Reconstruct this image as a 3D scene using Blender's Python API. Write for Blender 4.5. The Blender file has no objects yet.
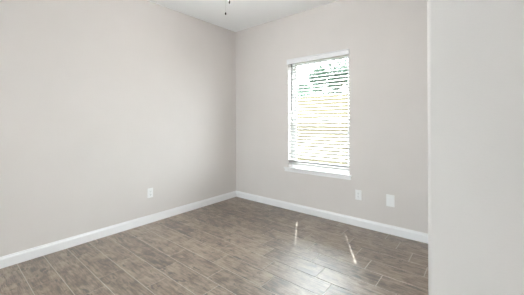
import bpy, bmesh, math, random
from mathutils import Vector, Matrix
random.seed(7)
S = bpy.context.scene
C = S.collection
# ------------------------------------------------------------ camera, sky, sun, lights, exposure
cd = bpy.data.cameras.new('camera'); cam = bpy.data.objects.new('camera', cd); C.objects.link(cam)
cd.sensor_width = 36; cd.lens = 268.2/524*36
cd.shift_y = -25.6/524
cd.clip_start = .02
cam.location = (3.187, -3.173, 1.240)
cam.rotation_mode = 'QUATERNION'
cam.rotation_quaternion = (Matrix.Rotation(math.radians(39.57), 3, 'Z') @ Matrix.Rotation(math.pi/2, 3, 'X')
                           @ Matrix.Rotation(-.0045, 3, 'Z')).to_quaternion()
S.camera = cam
W = bpy.data.worlds.new('world'); S.world = W; W.use_nodes = True
wn = W.node_tree; wn.nodes.clear()
wo = wn.nodes.new('ShaderNodeOutputWorld'); wb = wn.nodes.new('ShaderNodeBackground')
sk = wn.nodes.new('ShaderNodeTexSky'); sk.sky_type = 'HOSEK_WILKIE'; sk.turbidity = 4; sk.ground_albedo = .4
sk.sun_direction = Vector((-.25, .43, .866)).normalized()
mx = wn.nodes.new('ShaderNodeMix'); mx.data_type = 'RGBA'; mx.inputs[0].default_value = .9
mx.inputs[7].default_value = (.96, .99, 1.03, 1)
wn.links.new(sk.outputs[0], mx.inputs[6]); wn.links.new(mx.outputs[2], wb.inputs[0])
wb.inputs[1].default_value = 19
wn.links.new(wb.outputs[0], wo.inputs[0])
sl = bpy.data.lights.new('sun', 'SUN'); sl.energy = 29; sl.angle = .009; sl.color = (1, .97, .93)
so = bpy.data.objects.new('sun', sl); C.objects.link(so); so.location = (-4, 8, 12)
so.rotation_mode = 'QUATERNION'
so.rotation_quaternion = Vector((.37, -.63, -.7306*1.745)).to_track_quat('-Z', 'Y')
def area(name, loc, aim, sx, sy, e, col=(1, 1, 1)):
    l = bpy.data.lights.new(name, 'AREA'); l.shape = 'RECTANGLE'; l.size = sx; l.size_y = sy; l.energy = e; l.color = col
    o = bpy.data.objects.new(name, l); C.objects.link(o); o.location = loc
    o.rotation_mode = 'QUATERNION'; o.rotation_quaternion = Vector(aim).to_track_quat('-Z', 'Y'); return o
# added unseen fill lights: one in the hall, one over the entry alcove
area('hall_fill', (3.3, -5.2, 2.66), (0, .0, -1), .5, .5, 12, (1, 1, 1))
area('alcove_fill', (3.55, -3.0, 2.66), (0, 0, -1), .34, .34, .8, (1, 1, 1))
S.view_settings.view_transform = 'Standard'; S.view_settings.look = 'None'
S.view_settings.exposure = 0.54; S.view_settings.gamma = 1; S.view_settings.use_curve_mapping = False

# ------------------------------------------------------------ materials
def mat(name, col, rough=.5, metal=0, spec=.5, noise=0, nscale=8, bump=0, bscale=200, trans=0):
    m = bpy.data.materials.new(name); m.use_nodes = True; t = m.node_tree; b = t.nodes['Principled BSDF']
    b.inputs['Roughness'].default_value = rough; b.inputs['Metallic'].default_value = metal
    b.inputs['Specular IOR Level'].default_value = spec
    b.inputs['Base Color'].default_value = (*col, 1)
    tc = t.nodes.new('ShaderNodeTexCoord')
    if noise:
        n = t.nodes.new('ShaderNodeTexNoise'); n.inputs['Scale'].default_value = nscale; n.inputs['Detail'].default_value = 4
        t.links.new(tc.outputs['Object'], n.inputs['Vector'])
        r = t.nodes.new('ShaderNodeValToRGB'); t.links.new(n.outputs[0], r.inputs[0])
        r.color_ramp.elements[0].position = .3; r.color_ramp.elements[1].position = .7
        r.color_ramp.elements[0].color = (*[c*(1-noise) for c in col], 1)
        r.color_ramp.elements[1].color = (*[min(1, c*(1+noise)) for c in col], 1)
        t.links.new(r.outputs[0], b.inputs['Base Color'])
    if bump:
        n = t.nodes.new('ShaderNodeTexNoise'); n.inputs['Scale'].default_value = bscale; n.inputs['Detail'].default_value = 2
        t.links.new(tc.outputs['Object'], n.inputs['Vector'])
        bp = t.nodes.new('ShaderNodeBump'); bp.inputs['Strength'].default_value = bump; bp.inputs['Distance'].default_value = .001
        t.links.new(n.outputs[0], bp.inputs['Height']); t.links.new(bp.outputs[0], b.inputs['Normal'])
    if trans:
        tr = t.nodes.new('ShaderNodeBsdfTranslucent'); tr.inputs[0].default_value = (*col, 1)
        ms = t.nodes.new('ShaderNodeMixShader'); ms.inputs[0].default_value = trans
        out = t.nodes['Material Output']
        t.links.new(b.outputs[0], ms.inputs[1]); t.links.new(tr.outputs[0], ms.inputs[2]); t.links.new(ms.outputs[0], out.inputs[0])
    return m
M_wall = mat('wall_paint', (.655, .618, .596), .85, spec=.25, noise=.012, nscale=3, bump=.25, bscale=160)
M_ceil = mat('ceiling_paint', (.89, .90, .90), .9, spec=.2, noise=.01, nscale=3, bump=.3, bscale=120)
M_trim = mat('white_trim_paint', (.80, .80, .81), .35, spec=.5, noise=.008, nscale=6)
M_vinyl = mat('white_vinyl', (.82, .82, .83), .35, noise=.008, nscale=10)
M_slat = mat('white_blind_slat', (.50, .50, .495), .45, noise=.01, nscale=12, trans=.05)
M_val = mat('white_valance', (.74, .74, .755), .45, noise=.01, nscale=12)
M_cord = mat('white_cord', (.75, .75, .73), .8, noise=.05, nscale=200)
M_wand = mat('clear_grey_wand', (.10, .105, .105), .3, noise=.03, nscale=60)
M_plate = mat('white_plastic_plate', (.82, .82, .82), .35, noise=.006, nscale=30)
M_slot = mat('dark_slot', (.05, .05, .05), .6, noise=.1, nscale=90)
M_steel = mat('brushed_steel', (.6, .6, .6), .3, metal=1, noise=.05, nscale=60)
M_nickel = mat('brushed_nickel', (.55, .54, .52), .3, metal=1, noise=.04, nscale=50)
M_fob = mat('dark_wooden_fob', (.035, .025, .02), .4, noise=.3, nscale=80)
M_blade = mat('dark_walnut_blade', (.09, .055, .035), .45, noise=.25, nscale=14)
M_opal = mat('frosted_glass_bowl', (.85, .84, .8), .25, noise=.01, nscale=10, trans=.3)
M_grout = mat('pale_grout', (.50, .47, .43), .8, noise=.08, nscale=40)
M_fence = mat('raw_pine_boards', (.070, .055, .024), .8, noise=.12, nscale=5)
M_bark = mat('bark', (.13, .10, .07), .9, noise=.35, nscale=12)
M_leafd = mat('dark_green_leaves', (.012, .036, .018), .6, noise=.5, nscale=3, trans=.2)
M_leafl = mat('mid_green_leaves', (.02, .055, .028), .6, noise=.5, nscale=3, trans=.2)
M_grass = mat('lawn', (.07, .08, .045), .9, noise=.4, nscale=6)
M_brick = mat('exterior_siding', (.6, .55, .48), .8, noise=.1, nscale=8)
def glass():
    m = bpy.data.materials.new('window_glass'); m.use_nodes = True; t = m.node_tree; t.nodes.clear()
    o = t.nodes.new('ShaderNodeOutputMaterial'); a = t.nodes.new('ShaderNodeBsdfTransparent'); g = t.nodes.new('ShaderNodeBsdfGlossy')
    a.inputs[0].default_value = (.93, .96, .95, 1); g.inputs['Roughness'].default_value = .02
    lw = t.nodes.new('ShaderNodeLayerWeight'); lw.inputs[0].default_value = .5
    pw = t.nodes.new('ShaderNodeMath'); pw.operation = 'POWER'; pw.inputs[1].default_value = 5; t.links.new(lw.outputs['Facing'], pw.inputs[0])
    f = t.nodes.new('ShaderNodeMath'); f.operation = 'MULTIPLY_ADD'; f.inputs[1].default_value = .9; f.inputs[2].default_value = .04; t.links.new(pw.outputs[0], f.inputs[0])
    x = t.nodes.new('ShaderNodeMixShader')
    t.links.new(f.outputs[0], x.inputs[0]); t.links.new(a.outputs[0], x.inputs[1]); t.links.new(g.outputs[0], x.inputs[2]); t.links.new(x.outputs[0], o.inputs[0])
    return m
M_glass = glass()
def tilemat():
    """wood-look porcelain plank: grain along x, weathered patches, a tone of its own for every tile"""
    m = bpy.data.materials.new('wood_look_tile'); m.use_nodes = True; t = m.node_tree; b = t.nodes['Principled BSDF']
    N = t.nodes.new; K = t.links.new
    geo = N('ShaderNodeTexCoord'); at = N('ShaderNodeAttribute'); at.attribute_name = 'tile_tone'
    off = N('ShaderNodeVectorMath'); off.operation = 'SCALE'; K(at.outputs['Color'], off.inputs[0]); off.inputs['Scale'].default_value = 40
    add = N('ShaderNodeVectorMath'); K(geo.outputs['Object'], add.inputs[0]); K(off.outputs[0], add.inputs[1])
    def noise(sc, scale, det, rough, dist=0):
        mp = N('ShaderNodeMapping'); mp.inputs['Scale'].default_value = sc; K(add.outputs[0], mp.inputs[0])
        n = N('ShaderNodeTexNoise'); n.inputs['Scale'].default_value = scale; n.inputs['Detail'].default_value = det
        n.inputs['Roughness'].default_value = rough; n.inputs['Distortion'].default_value = dist
        K(mp.outputs[0], n.inputs['Vector']); return n
    n1 = noise((3.5, 30, 1), 1.5, 7, .7, .5)      # grain
    n2 = noise((9, 13, 1), 1.0, 6, .65, .4)       # cloudy wear
    n3 = noise((5, 120, 1), 1.4, 3, .6)           # fine fibres
    n4 = noise((4, 15, 1), 1.3, 5, .7, 1.2)       # dark smoky marks
    def math_(op, a, c, d=None):
        q = N('ShaderNodeMath'); q.operation = op
        for i, v in enumerate((a, c, d)):
            if v is None: continue
            if isinstance(v, (int, float)): q.inputs[i].default_value = v
            else: K(v, q.inputs[i])
        return q.outputs[0]
    s = N('ShaderNodeSeparateColor'); K(at.outputs['Color'], s.inputs[0])
    v = math_('MULTIPLY', n1.outputs[0], .50)
    v = math_('MULTIPLY_ADD', n2.outputs[0], .48, v)
    v = math_('MULTIPLY_ADD', n3.outputs[0], .25, v)
    v = math_('ADD', v, math_('MULTIPLY_ADD', s.outputs[0], .08, -.045))
    mr = N('ShaderNodeMapRange'); mr.interpolation_type = 'SMOOTHSTEP'; K(n4.outputs[0], mr.inputs[0])
    mr.inputs[1].default_value = .56; mr.inputs[2].default_value = .68; mr.inputs[3].default_value = 0; mr.inputs[4].default_value = .22
    v = math_('SUBTRACT', v, mr.outputs[0])
    r = N('ShaderNodeValToRGB'); K(v, r.inputs[0]); e = r.color_ramp.elements
    e[0].position = .48; e[0].color = (.022, .014, .008, 1)
    e[1].position = .72; e[1].color = (.31, .24, .18, 1)
    q = e.new(.54); q.color = (.074, .043, .023, 1)
    q = e.new(.62); q.color = (.185, .130, .087, 1)
    K(r.outputs[0], b.inputs['Base Color'])
    rr = math_('MULTIPLY_ADD', n2.outputs[0], .22, .33)
    K(rr, b.inputs['Roughness']); b.inputs['Specular IOR Level'].default_value = .5
    b.inputs['Coat Weight'].default_value = 1; b.inputs['Coat Roughness'].default_value = .51; b.inputs['Coat IOR'].default_value = 2.0
    bp = N('ShaderNodeBump'); bp.inputs['Strength'].default_value = .35; bp.inputs['Distance'].default_value = .0012
    K(v, bp.inputs['Height']); K(bp.outputs[0], b.inputs['Normal'])
    return m
M_tile = tilemat()

# ------------------------------------------------------------ helpers
def link(name, bm, m, parent=None, loc=None, smooth=False):
    me = bpy.data.meshes.new(name); bmesh.ops.recalc_face_normals(bm, faces=bm.faces); bm.to_mesh(me); bm.free()
    if smooth:
        for p in me.polygons: p.use_smooth = True
    o = bpy.data.objects.new(name, me); C.objects.link(o)
    if isinstance(m, (list, tuple)):
        for k in m: me.materials.append(k)
    else: me.materials.append(m)
    if loc: o.location = loc
    if parent: o.parent = parent
    return o
def box(bm, x0, x1, y0, y1, z0, z1, bev=0, seg=2):
    t = bmesh.new()
    vs = bmesh.ops.create_cube(t, size=1)['verts']
    for v in vs: v.co = Vector(((x0+x1)/2+v.co.x*(x1-x0), (y0+y1)/2+v.co.y*(y1-y0), (z0+z1)/2+v.co.z*(z1-z0)))
    if bev: bmesh.ops.bevel(t, geom=t.edges[:], offset=bev, segments=seg, affect='EDGES', profile=.5)
    me = bpy.data.meshes.new('t'); t.to_mesh(me); t.free(); bm.from_mesh(me); bpy.data.meshes.remove(me)
def tube(bm, a, b, r0, r1=None, n=10, cap=True):
    a = Vector(a); b = Vector(b); r1 = r0 if r1 is None else r1
    q = (b-a).to_track_quat('Z', 'Y'); ra = []; rb = []
    for i in range(n):
        c = Vector((math.cos(i/n*math.tau), math.sin(i/n*math.tau), 0))
        ra.append(bm.verts.new(a+q@(c*r0))); rb.append(bm.verts.new(b+q@(c*r1)))
    for i in range(n): bm.faces.new((ra[i], ra[(i+1) % n], rb[(i+1) % n], rb[i]))
    if cap: bm.faces.new(ra[::-1]); bm.faces.new(rb)
def lathe(bm, prof, c=(0, 0, 0), n=32):
    c = Vector(c); rings = []
    for r, z in prof:
        rings.append([bm.verts.new(c+Vector((max(r, 1e-4)*math.cos(i/n*math.tau), max(r, 1e-4)*math.sin(i/n*math.tau), z))) for i in range(n)])
    for A, B in zip(rings, rings[1:]):
        for i in range(n): bm.faces.new((A[i], A[(i+1) % n], B[(i+1) % n], B[i]))
    bm.faces.new(rings[0][::-1]); bm.faces.new(rings[-1])
def prism(bm, pts, z0, z1):
    a = [bm.verts.new((x, y, z0)) for x, y in pts]; b = [bm.verts.new((x, y, z1)) for x, y in pts]; n = len(pts)
    for i in range(n): bm.faces.new((a[i], a[(i+1) % n], b[(i+1) % n], b[i]))
    bm.faces.new(a[::-1]); bm.faces.new(b)
def extrude_profile(bm, prof, a, b, nrm):
    """prof: (out, z) pairs; swept from a to b (xy), nrm = unit xy direction out of the wall"""
    A = [bm.verts.new((a[0]+nrm[0]*o, a[1]+nrm[1]*o, z)) for o, z in prof]
    B = [bm.verts.new((b[0]+nrm[0]*o, b[1]+nrm[1]*o, z)) for o, z in prof]; n = len(prof)
    for i in range(n): bm.faces.new((A[i], A[(i+1) % n], B[(i+1) % n], B[i]))
    bm.faces.new(A[::-1]); bm.faces.new(B)
def empty(name, loc, rotz=0):
    o = bpy.data.objects.new(name, None); C.objects.link(o); o.location = loc; o.rotation_euler[2] = rotz; o.empty_display_size = .1; return o
def tag(o, label=None, cat=None, group=None, kind=None):
    if label: o['label'] = label
    if cat: o['category'] = cat
    if group: o['group'] = group
    if kind: o['kind'] = kind
    return o
def struct(o, label):
    o['kind'] = 'structure'; o['label'] = label; o['category'] = o.name.split('_')[0]; return o
def copy_tree(o, parent=None):
    c = o.copy(); C.objects.link(c); c.parent = parent
    for ch in list(o.children): copy_tree(ch, c)
    return c

# ------------------------------------------------------------ room shell
H = 2.74; RX = 3.040; YB = -4.30; YN = -2.12; AX = 4.15      # height, right wall, back wall, jog, alcove end
WX0, WX1, WZ0, WZ1 = 1.045, 1.932, .585, 2.105               # window opening
bm = bmesh.new()
P = .184; L = .55; G = .0022
tones = []
lay = bm.loops.layers.float_color.new('tile_tone')
i = -1
while True:
    yu = -.154-P*i; yl = yu-P
    yu2 = min(yu, 0)
    if yl < YB: yl = YB
    if yu <= YB+.01: break
    s = (2.005+.145*(i-4)) % L - L
    x = s
    while x < AX:
        a = max(x, 0); b = min(x+L, AX)
        if yu > YN+.001 and False: pass
        if b-a > .01:
            t = random.random(); t2 = random.random(); t3 = random.random()
            x0, x1, y0, y1 = a+G, b-G, yl+G, yu2-G
            c = .0012
            top = [bm.verts.new(p) for p in ((x0+c, y0+c, 0), (x1-c, y0+c, 0), (x1-c, y1-c, 0), (x0+c, y1-c, 0))]
            bot = [bm.verts.new(p) for p in ((x0, y0, -.0035), (x1, y0, -.0035), (x1, y1, -.0035), (x0, y1, -.0035))]
            fs = [bm.faces.new(top)]+[bm.faces.new((bot[k], bot[(k+1) % 4], top[(k+1) % 4], top[k])) for k in range(4)]
            for f in fs:
                for lp in f.loops: lp[lay] = (t, t2, t3, 1)
        x += L
    i += 1
nf = len(bm.faces)
g0 = len(bm.faces)
box(bm, -.12, AX+.12, YB-.12, .16, -.10, -.0016); box(bm, 2.7, AX+.12, YB-1.72, YB-.12, -.10, -.0016)
bm.faces.ensure_lookup_table()
for f in bm.faces[g0:]: f.material_index = 1
struct(link('floor', bm, [M_tile, M_grout]), 'grey-brown wood-look plank tile floor with pale grout lines')
bm = bmesh.new(); box(bm, -.12, AX+.12, YB-.12, .16, H, H+.12); box(bm, 2.7, AX+.12, YB-1.72, YB-.12, H, H+.12)
struct(link('ceiling', bm, M_ceil), 'smooth off-white ceiling')
bm = bmesh.new(); box(bm, -.12, 0, YB-.12, .16, 0, H)
struct(link('wall_left', bm, M_wall), 'long warm grey painted wall on the left')
# window wall: four blocks around the opening
bm = bmesh.new(); D = .16
box(bm, 0, WX0, 0, D, 0, H); box(bm, WX1, RX+.12, 0, D, 0, H); box(bm, WX0, WX1, 0, D, 0, WZ0); box(bm, WX0, WX1, 0, D, WZ1, H)
struct(link('wall_window', bm, M_wall), 'warm grey wall that holds the window')
# right wall with its rounded corner and the jog towards the doorway
bm = bmesh.new(); R = .013
pts = [(RX, 0), ]
for k in range(9):
    a = math.pi+k/8*math.pi/2
    pts.append((RX+R+R*math.cos(a), YN+R+R*math.sin(a)))
pts += [(AX, YN), (AX, YN+.12), (RX+.12, YN+.12), (RX+.12, 0)]
prism(bm, pts, 0, H)
wr = link('wall_right', bm, M_wall, smooth=False)
for p in wr.data.polygons:
    if abs(p.normal.z) < .5 and .02 < abs(p.normal.x) < .999: p.use_smooth = True
struct(wr, 'warm grey wall at right whose rounded near corner ends the view')
bm = bmesh.new(); box(bm, AX, AX+.12, YB-1.6, YN+.12, 0, H)
struct(link('wall_alcove', bm, M_wall), 'warm grey wall at the end of the entry alcove')
# back wall with the doorway, and the hall behind it
bm = bmesh.new(); y0, y1 = YB-.12, YB
box(bm, 0, 1.1, y0, y1, 0, H); box(bm, 1.1, 2.04, y0, y1, 0, .6); box(bm, 1.1, 2.04, y0, y1, 2.1, H); box(bm, 2.04, 3.1, y0, y1, 0, H)
box(bm, 3.1, 4.0, y0, y1, 2.05, H); box(bm, 4.0, AX, y0, y1, 0, H)
struct(link('wall_back', bm, M_wall), 'warm grey wall behind the camera with the doorway')
bm = bmesh.new(); box(bm, 2.8, AX, YB-1.72, YB-1.6, 0, H); box(bm, 2.7, 2.8, YB-1.72, YB-.12, 0, H)
struct(link('wall_hall', bm, M_wall), 'warm grey walls of the hall behind the doorway')
bp = [(0, 0), (.014, 0), (.014, .070), (.011, .080), (.006, .086), (.006, .093), (.004, .096), (0, .096)]
def baseb(name, segs, label):
    bm = bmesh.new()
    for a, b, n in segs: extrude_profile(bm, bp, a, b, n)
    struct(link(name, bm, M_trim), label)
baseb('baseboard_left', [((0, 0), (0, YB), (1, 0))], 'white baseboard along the left wall')
baseb('baseboard_window', [((.0, 0), (RX, 0), (0, -1))], 'white baseboard under the window')
baseb('baseboard_right', [((RX, -.014), (RX, YN+R), (-1, 0)), ((RX+R, YN), (AX, YN), (0, -1))], 'white baseboard along the right wall')
baseb('baseboard_back', [((.014, YB), (3.02, YB), (0, 1))], 'white baseboard behind the camera')
# rear doorway casing
bm = bmesh.new()
box(bm, 3.03, 3.1, YB, YB+.015, 0, 2.12, .003); box(bm, 4.0, 4.07, YB, YB+.015, 0, 2.12, .003); box(bm, 3.1, 4.0, YB, YB+.015, 2.05, 2.12, .003)
struct(link('trim_doorway', bm, M_trim), 'white casing round the doorway')

# ------------------------------------------------------------ window (single hung, white vinyl)
win = empty('window_1', (0, 0, 0)); struct(win, 'single hung white vinyl window behind the white slatted blind')
FY0, FY1 = .095, .150
bm = bmesh.new(); fw = .032
box(bm, WX0, WX0+fw, FY0, FY1, WZ0, WZ1, .003); box(bm, WX1-fw, WX1, FY0, FY1, WZ0, WZ1, .003)
box(bm, WX0+fw, WX1-fw, FY0, FY1, WZ1-fw, WZ1, .003); box(bm, WX0+fw, WX1-fw, FY0, FY1, WZ0, WZ0+fw+.015, .003)
link('window_frame', bm, M_vinyl, win)
MZ = 1.262
def sash(z0, z1, y0, y1, bw=.03):
    bm = bmesh.new(); a, b = WX0+fw, WX1-fw
    box(bm, a, a+bw, y0, y1, z0, z1, .002); box(bm, b-bw, b, y0, y1, z0, z1, .002)
    box(bm, a+bw, b-bw, y0, y1, z0, z0+bw, .002); box(bm, a+bw, b-bw, y0, y1, z1-bw, z1, .002)
    f = link('sash', bm, M_vinyl, win)
    bm = bmesh.new(); ym = (y0+y1)/2; box(bm, a+bw, b-bw, ym-.002, ym+.002, z0+bw, z1-bw)
    link('pane', bm, M_glass, f); return f
sash(MZ-.016, WZ1-fw, .126, .146)
low = sash(WZ0+fw+.015, MZ+.018, .102, .122)
bm = bmesh.new(); box(bm, 1.46, 1.51, .092, .104, MZ+.016, MZ+.026, .002); tube(bm, (1.485, .097, MZ+.026), (1.485, .097, MZ+.034), .008, n=12)
link('latch', bm, M_vinyl, low)
bm = bmesh.new()
box(bm, .979, 1.963, -.022, 0, .572, .594, .007, 3); box(bm, WX0, WX1, -.004, FY0+.01, .572, .594)
box(bm, .990, 1.952, -.013, 0, .535, .572, .003)
link('window_sill', bm, M_trim, win)

# window added in the back wall to let sky in as fill light
win2 = empty('window_fill', (0, 0, 0)); struct(win2, 'added white window behind the camera that lets in fill light')
bm = bmesh.new(); y0, y1 = YB-.10, YB-.05
for a, b in ((1.1, 1.14), (2.00, 2.04)): box(bm, a, b, y0, y1, .6, 2.1, .003)
for c, d in ((.6, .65), (1.33, 1.37), (2.05, 2.1)): box(bm, 1.14, 2.00, y0, y1, c, d, .003)
link('window_frame', bm, M_vinyl, win2)
bm = bmesh.new(); box(bm, 1.14, 2.00, YB-.077, YB-.073, .65, 2.05); link('pane', bm, M_glass, win2)

# ------------------------------------------------------------ blind
bl = empty('window_blind', ((WX0+WX1)/2, 0, WZ1))
tag(bl, 'white horizontal slatted blind with valance hanging in the window', 'blind')
def bpart(name, bm, m, parent=None, smooth=False):
    o = link(name, bm, m, None, smooth=smooth)
    o.data.transform(Matrix.Translation(-bl.location)); o.parent = parent or bl; return o
bx0, bx1 = WX0+.005, WX1-.005
bm = bmesh.new()      # valance: shaped front board with two returns
pv = [(-.024, 2.050), (-.024, 2.060), (-.020, 2.066), (-.020, 2.102), (-.026, 2.108), (-.026, 2.118), (-.010, 2.118), (-.010, 2.050)]
A = [bm.verts.new((1.040, y, z)) for y, z in pv]; B = [bm.verts.new((1.938, y, z)) for y, z in pv]
for k in range(len(pv)): bm.faces.new((A[k], A[(k+1) % 8], B[(k+1) % 8], B[k]))
bm.faces.new(A); bm.faces.new(B[::-1])
box(bm, 1.040, 1.050, -.012, -.0005, 2.052, 2.116); box(bm, 1.928, 1.938, -.012, -.0005, 2.052, 2.116)
bpart('valance', bm, M_val)
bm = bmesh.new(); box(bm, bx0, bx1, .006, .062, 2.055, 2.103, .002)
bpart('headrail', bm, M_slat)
SY = .036; SW = .050; PITCH = .044; TILT = math.radians(24)
lx = (1.18, 1.80)
bm = bmesh.new()
def slat(z, tilt):
    xs = [bx0]
    for l in lx: xs += [l-.0065, l+.0065]
    xs.append(bx1)
    us = [-.5, -.26, .26, .5]
    g = []
    for u in us:
        row = []
        for x in xs:
            w = u*SW; crown = .0022*(1-(2*u)**2)
            # u = -.5 is the room-side edge, which hangs lower
            y = SY+w*math.cos(tilt)-crown*math.sin(tilt); zz = z+w*math.sin(tilt)+crown*math.cos(tilt)
            row.append((x, y, zz))
        g.append(row)
    def n_(dz): return [[bm.verts.new((x, y, z_+dz)) for x, y, z_ in r] for r in g]
    T = n_(.0013); Bt = n_(-.0013)
    nx = len(xs)-1; nu = len(us)-1
    cell = lambda r, c: not (r == 1 and c in (1, 3)) if 0 <= r < nu and 0 <= c < nx else False
    for r in range(nu):
        for c in range(nx):
            if not cell(r, c): continue
            bm.faces.new((T[r][c], T[r][c+1], T[r+1][c+1], T[r+1][c])); bm.faces.new((Bt[r][c], Bt[r+1][c], Bt[r+1][c+1], Bt[r][c+1]))
            for (dr, dc, p, q) in ((-1, 0, (r, c), (r, c+1)), (1, 0, (r+1, c), (r+1, c+1)), (0, -1, (r, c), (r+1, c)), (0, 1, (r, c+1), (r+1, c+1))):
                if not cell(r+dr, c+dc):
                    bm.faces.new((T[p[0]][p[1]], T[q[0]][q[1]], Bt[q[0]][q[1]], Bt[p[0]][p[1]]))
zt = 2.022; zs = []
while zt > .745: slat(zt, TILT); zs.append(zt); zt -= PITCH
zst = .697
k = 0
while zst-.0075*k > .668: slat(zst-.0075*k, math.radians(4)); k += 1
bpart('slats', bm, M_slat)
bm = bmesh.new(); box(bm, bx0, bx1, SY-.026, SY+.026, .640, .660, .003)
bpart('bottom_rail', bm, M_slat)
for l in lx:
    bm = bmesh.new()
    for yy in (SY-.0245, SY+.0255): tube(bm, (l+.009, yy, .66), (l+.009, yy, 2.06), .0007, n=5)
    for z in zs: tube(bm, (l+.009, SY-.0245, z-.0125), (l+.009, SY+.0255, z+.0095), .0005, n=4)
    bpart('ladder_cord', bm, M_cord)
bm = bmesh.new(); tube(bm, (1.104, .001, 2.052), (1.104, .001, 1.415), .0060, n=6); tube(bm, (1.104, .001, 1.43), (1.104, .001, 1.395), .0072, .0062, n=6)
tube(bm, (1.104, .001, 2.052), (1.104, .012, 2.064), .002, n=6)
bpart('tilt_wand', bm, M_wand)

# ------------------------------------------------------------ outlets (built facing -y, wall plane y = 0)
def plate(bm, w, h):
    box(bm, -w/2, w/2, -.006, 0, -h/2, h/2, .0025, 2)
def outlet(loc, rz, label):
    o = empty('wall_outlet', loc, rz); tag(o, label, 'outlet', 'duplex outlets on the walls')
    bm = bmesh.new(); plate(bm, .072, .117); link('cover_plate', bm, M_plate, o)
    for s in (-1, 1):
        bm = bmesh.new(); box(bm, -.017, .017, -.0085, -.005, s*.0195-.0145, s*.0195+.0145, .003, 3); r = link('receptacle', bm, M_plate, o)
        bm = bmesh.new()
        box(bm, -.0075, -.0052, -.0092, -.0080, s*.0195-.001, s*.0195+.008); box(bm, .0052, .0075, -.0092, -.0080, s*.0195-.001, s*.0195+.007)
        tube(bm, (0, -.0080, s*.0195-.007), (0, -.0092, s*.0195-.007), .0026, n=10)
        link('slots', bm, M_slot, r)
    bm = bmesh.new(); tube(bm, (0, -.0055, 0), (0, -.0075, 0), .0035, .003, n=12); link('screw', bm, M_steel, o)
    return o
outlet((2.042, 0, .371), 0, 'white duplex outlet on the window wall, below the right end of the sill')
outlet((0, -1.497, .368), math.pi/2, 'white duplex outlet low on the long left wall')
o = empty('blank_wall_plate', (2.393, 0, .367)); tag(o, 'plain white blank cover plate to the right of the outlet', 'wall plate')
bm = bmesh.new(); plate(bm, .084, .130); link('cover_plate', bm, M_plate, o)
for s in (-1, 1):
    bm = bmesh.new(); tube(bm, (0, -.0055, s*.042), (0, -.0072, s*.042), .0032, .0028, n=12); link('screw', bm, M_plate, o)

# ------------------------------------------------------------ ceiling fan (only its pull chains hang into the picture)
fx, fy = 1.52, -1.67
fan = empty('ceiling_fan', (fx, fy, H)); tag(fan, 'ceiling fan whose two short pull chains end in small dark fobs', 'ceiling fan')
bm = bmesh.new(); lathe(bm, [(.075, 0), (.078, -.01), (.078, -.035), (.06, -.05), (.05, -.055)]); link('canopy', bm, M_nickel, fan, smooth=True)
bm = bmesh.new(); lathe(bm, [(.05, -.055), (.10, -.065), (.115, -.085), (.115, -.15), (.10, -.175), (.06, -.19)]); link('motor_housing', bm, M_nickel, fan, smooth=True)
bm = bmesh.new(); lathe(bm, [(.06, -.19), (.065, -.20), (.065, -.225), (.05, -.235)]); link('switch_housing', bm, M_nickel, fan, smooth=True)
bm = bmesh.new(); lathe(bm, [(.085, -.232), (.092, -.24), (.09, -.27), (.07, -.305), (.04, -.325), (.01, -.33)]); link('light_bowl', bm, M_opal, fan, smooth=True)
fl = bpy.data.lights.new('fan_fill', 'POINT'); fl.energy = 18; fl.shadow_soft_size = .09; fl.color = (1, .985, .96)  # fill light added below the fan bowl to brighten walls and ceiling
fo = bpy.data.objects.new('fan_fill', fl); C.objects.link(fo); fo.location = (0, 0, -.43); fo.parent = fan
# azimuth towards the camera view
va = math.atan2(.771, -.637)
for k in range(5):
    a = va+math.radians(36)+k*math.tau/5
    bm = bmesh.new(); out = [(.17, -.045), (.30, -.058), (.52, -.062), (.575, -.045), (.59, 0), (.575, .045), (.52, .062), (.30, .058), (.17, .045)]
    A = [bm.verts.new((x, y, -.180+y*.2-.004)) for x, y in out]; B = [bm.verts.new((x, y, -.180+y*.2+.004)) for x, y in out]; n = len(out)
    for j in range(n): bm.faces.new((A[j], A[(j+1) % n], B[(j+1) % n], B[j]))
    bm.faces.new(A[::-1]); bm.faces.new(B)
    o = link('blade', bm, M_blade, fan); o.rotation_euler[2] = a
    bm = bmesh.new(); box(bm, .09, .22, -.018, .018, -.176, -.170, .002); b = link('blade_iron', bm, M_nickel, o)
# camera right in xy = (.771,.637)
for dx, zf, zl in ((.072, 2.196, .017), (.042, 2.103, .011)):
    px, py = dx*.771, dx*.637
    px += -.637*-.085 * 1; py += .771*-.085
    ztop = -.215
    bm = bmesh.new(); z = ztop
    zb = zf+zl-H
    tube(bm, (px*.6, py*.6, ztop), (px, py, ztop-.01), .0012, n=6)
    tube(bm, (px, py, ztop-.01), (px, py, zb), .0007, n=6)
    zz = ztop-.012
    while zz > zb:
        bmesh.ops.create_icosphere(bm, subdivisions=1, radius=.0012, matrix=Matrix.Translation((px, py, zz))); zz -= .0045
    pc = link('pull_chain', bm, M_nickel, fan)
    bm = bmesh.new(); r = .0068 if zl > .015 else .0062
    lathe(bm, [(.002, zl), (.0045, zl*.8), (r, .2*zl), (r*.95, -.5*zl), (.003, -.9*zl)], (px, py, zf-H), 14)
    link('fob', bm, M_fob, pc, smooth=True)

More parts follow.
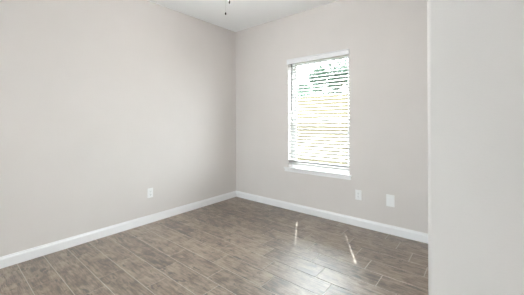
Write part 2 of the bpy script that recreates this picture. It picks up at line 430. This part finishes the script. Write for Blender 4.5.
# ------------------------------------------------------------ outside
bm = bmesh.new(); box(bm, -14, 14, -24, 24, -.45, -.25)
struct(link('ground_outside', bm, M_grass), 'lawn outside the window')
bm = bmesh.new(); box(bm, -8, 10, -16, YB-.5, -.25, -.2)
struct(link('patio_bounce', bm, mat('pale_bounce', (.58, .58, .60), .9, noise=.06, nscale=3)), 'added pale patio slab behind the house that bounces light indoors')  # unseen slab added as a neutral reflector for the rear opening
bm = bmesh.new()
for a, b in ((-7, -.12), (AX+.12, 9)): box(bm, a, b, YB-.12, .16, -.25, H+.12)
struct(link('wall_shade', bm, M_brick), 'added pale outside walls beside the room that shade the fence')  # unseen house wings added to cut the sky light on the fence
bm = bmesh.new(); q = [(.40, 2.86), (.40, 2.98), (-2.1, 4.3), (YB-.55, 2.98), (YB-.55, 2.86)]
A = [bm.verts.new((-7.4, y, z)) for y, z in q]; B = [bm.verts.new((9.4, y, z)) for y, z in q]
for k in range(5): bm.faces.new((A[k], A[(k+1) % 5], B[(k+1) % 5], B[k]))
bm.faces.new(A[::-1]); bm.faces.new(B)
struct(link('roof_shade', bm, mat('grey_shingles', (.16, .15, .14), .9, noise=.2, nscale=9)), 'added grey shingled gable roof with eaves that shades the fence')  # unseen roof added to block part of the sky from the fence
fe = empty('garden_fence', (0, 3.0, -.25)); tag(fe, 'tall sunlit pale yellow board fence seen between the blind slats', 'fence')
bm = bmesh.new(); x = -4.5
while x < 3.2:
    h = 2.13+random.uniform(-.006, .006)
    box(bm, x, x+.138, -.009, .009, .03, h, .002, 1); x += .143
link('board_panel', bm, M_fence, fe)
for z in (.35, 1.1, 1.85):
    bm = bmesh.new(); box(bm, -4.5, 3.2, .009, .047, z-.045, z+.045); link('rail', bm, M_fence, fe)
for x in (-4.4, -1.95, .5, 2.95):
    bm = bmesh.new(); box(bm, x-.045, x+.045, .047, .137, 0, 2.1); link('post', bm, M_fence, fe)
def tree(x, y, z0, z1, r, n, m, label, trunk=.09):
    t = empty('tree', (x, y, -.25)); tag(t, label, 'tree', 'trees beyond the fence')
    bm = bmesh.new(); rnd = random.Random(int(x*100+y*10))
    tube(bm, (0, 0, 0), (.1, 0, z0+.9), trunk, trunk*.7, 9)
    for k in range(6):
        a = k*1.1; tube(bm, (.1, 0, z0+.4+k*.1), (.1+math.cos(a)*r*.7, math.sin(a)*r*.7, (z0+z1)/2+k*.12), trunk*.4, trunk*.12, 6)
    link('trunk', bm, M_bark, t)
    bm = bmesh.new(); blobs = []
    for k in range(13):
        a = rnd.random()*math.tau; q = math.sqrt(rnd.random())*r*.75; z = z0+(z1-z0)*rnd.random()
        blobs.append((Vector((q*math.cos(a), q*math.sin(a), z+.25)), r*rnd.uniform(.22, .45)))
    for k in range(n):
        c, rr = rnd.choice(blobs); d = Vector([rnd.gauss(0, 1) for _ in range(3)]).normalized()*rr*rnd.random()**.4
        p = c+d; s = rnd.uniform(.035, .075)
        u = Vector([rnd.gauss(0, 1) for _ in range(3)]).normalized(); v = u.orthogonal().normalized()
        bm.faces.new([bm.verts.new(p+q_) for q_ in (u*s, v*s*.45, -u*s, -v*s*.45)])
    link('crown', bm, m, t)
tree(-2.3, 9.0, 1.7, 4.0, 1.35, 17000, M_leafd, 'dark green tree seen through the upper right slats of the blind')
tree(-6.3, 12.6, 1.8, 3.9, 1.7, 15000, M_leafl, 'lighter green tree seen through the upper left slats of the blind')
tree(-1.3, 12.9, 1.9, 4.9, 1.45, 13000, M_leafl, 'thin green tree right of the dark tree beyond the fence')
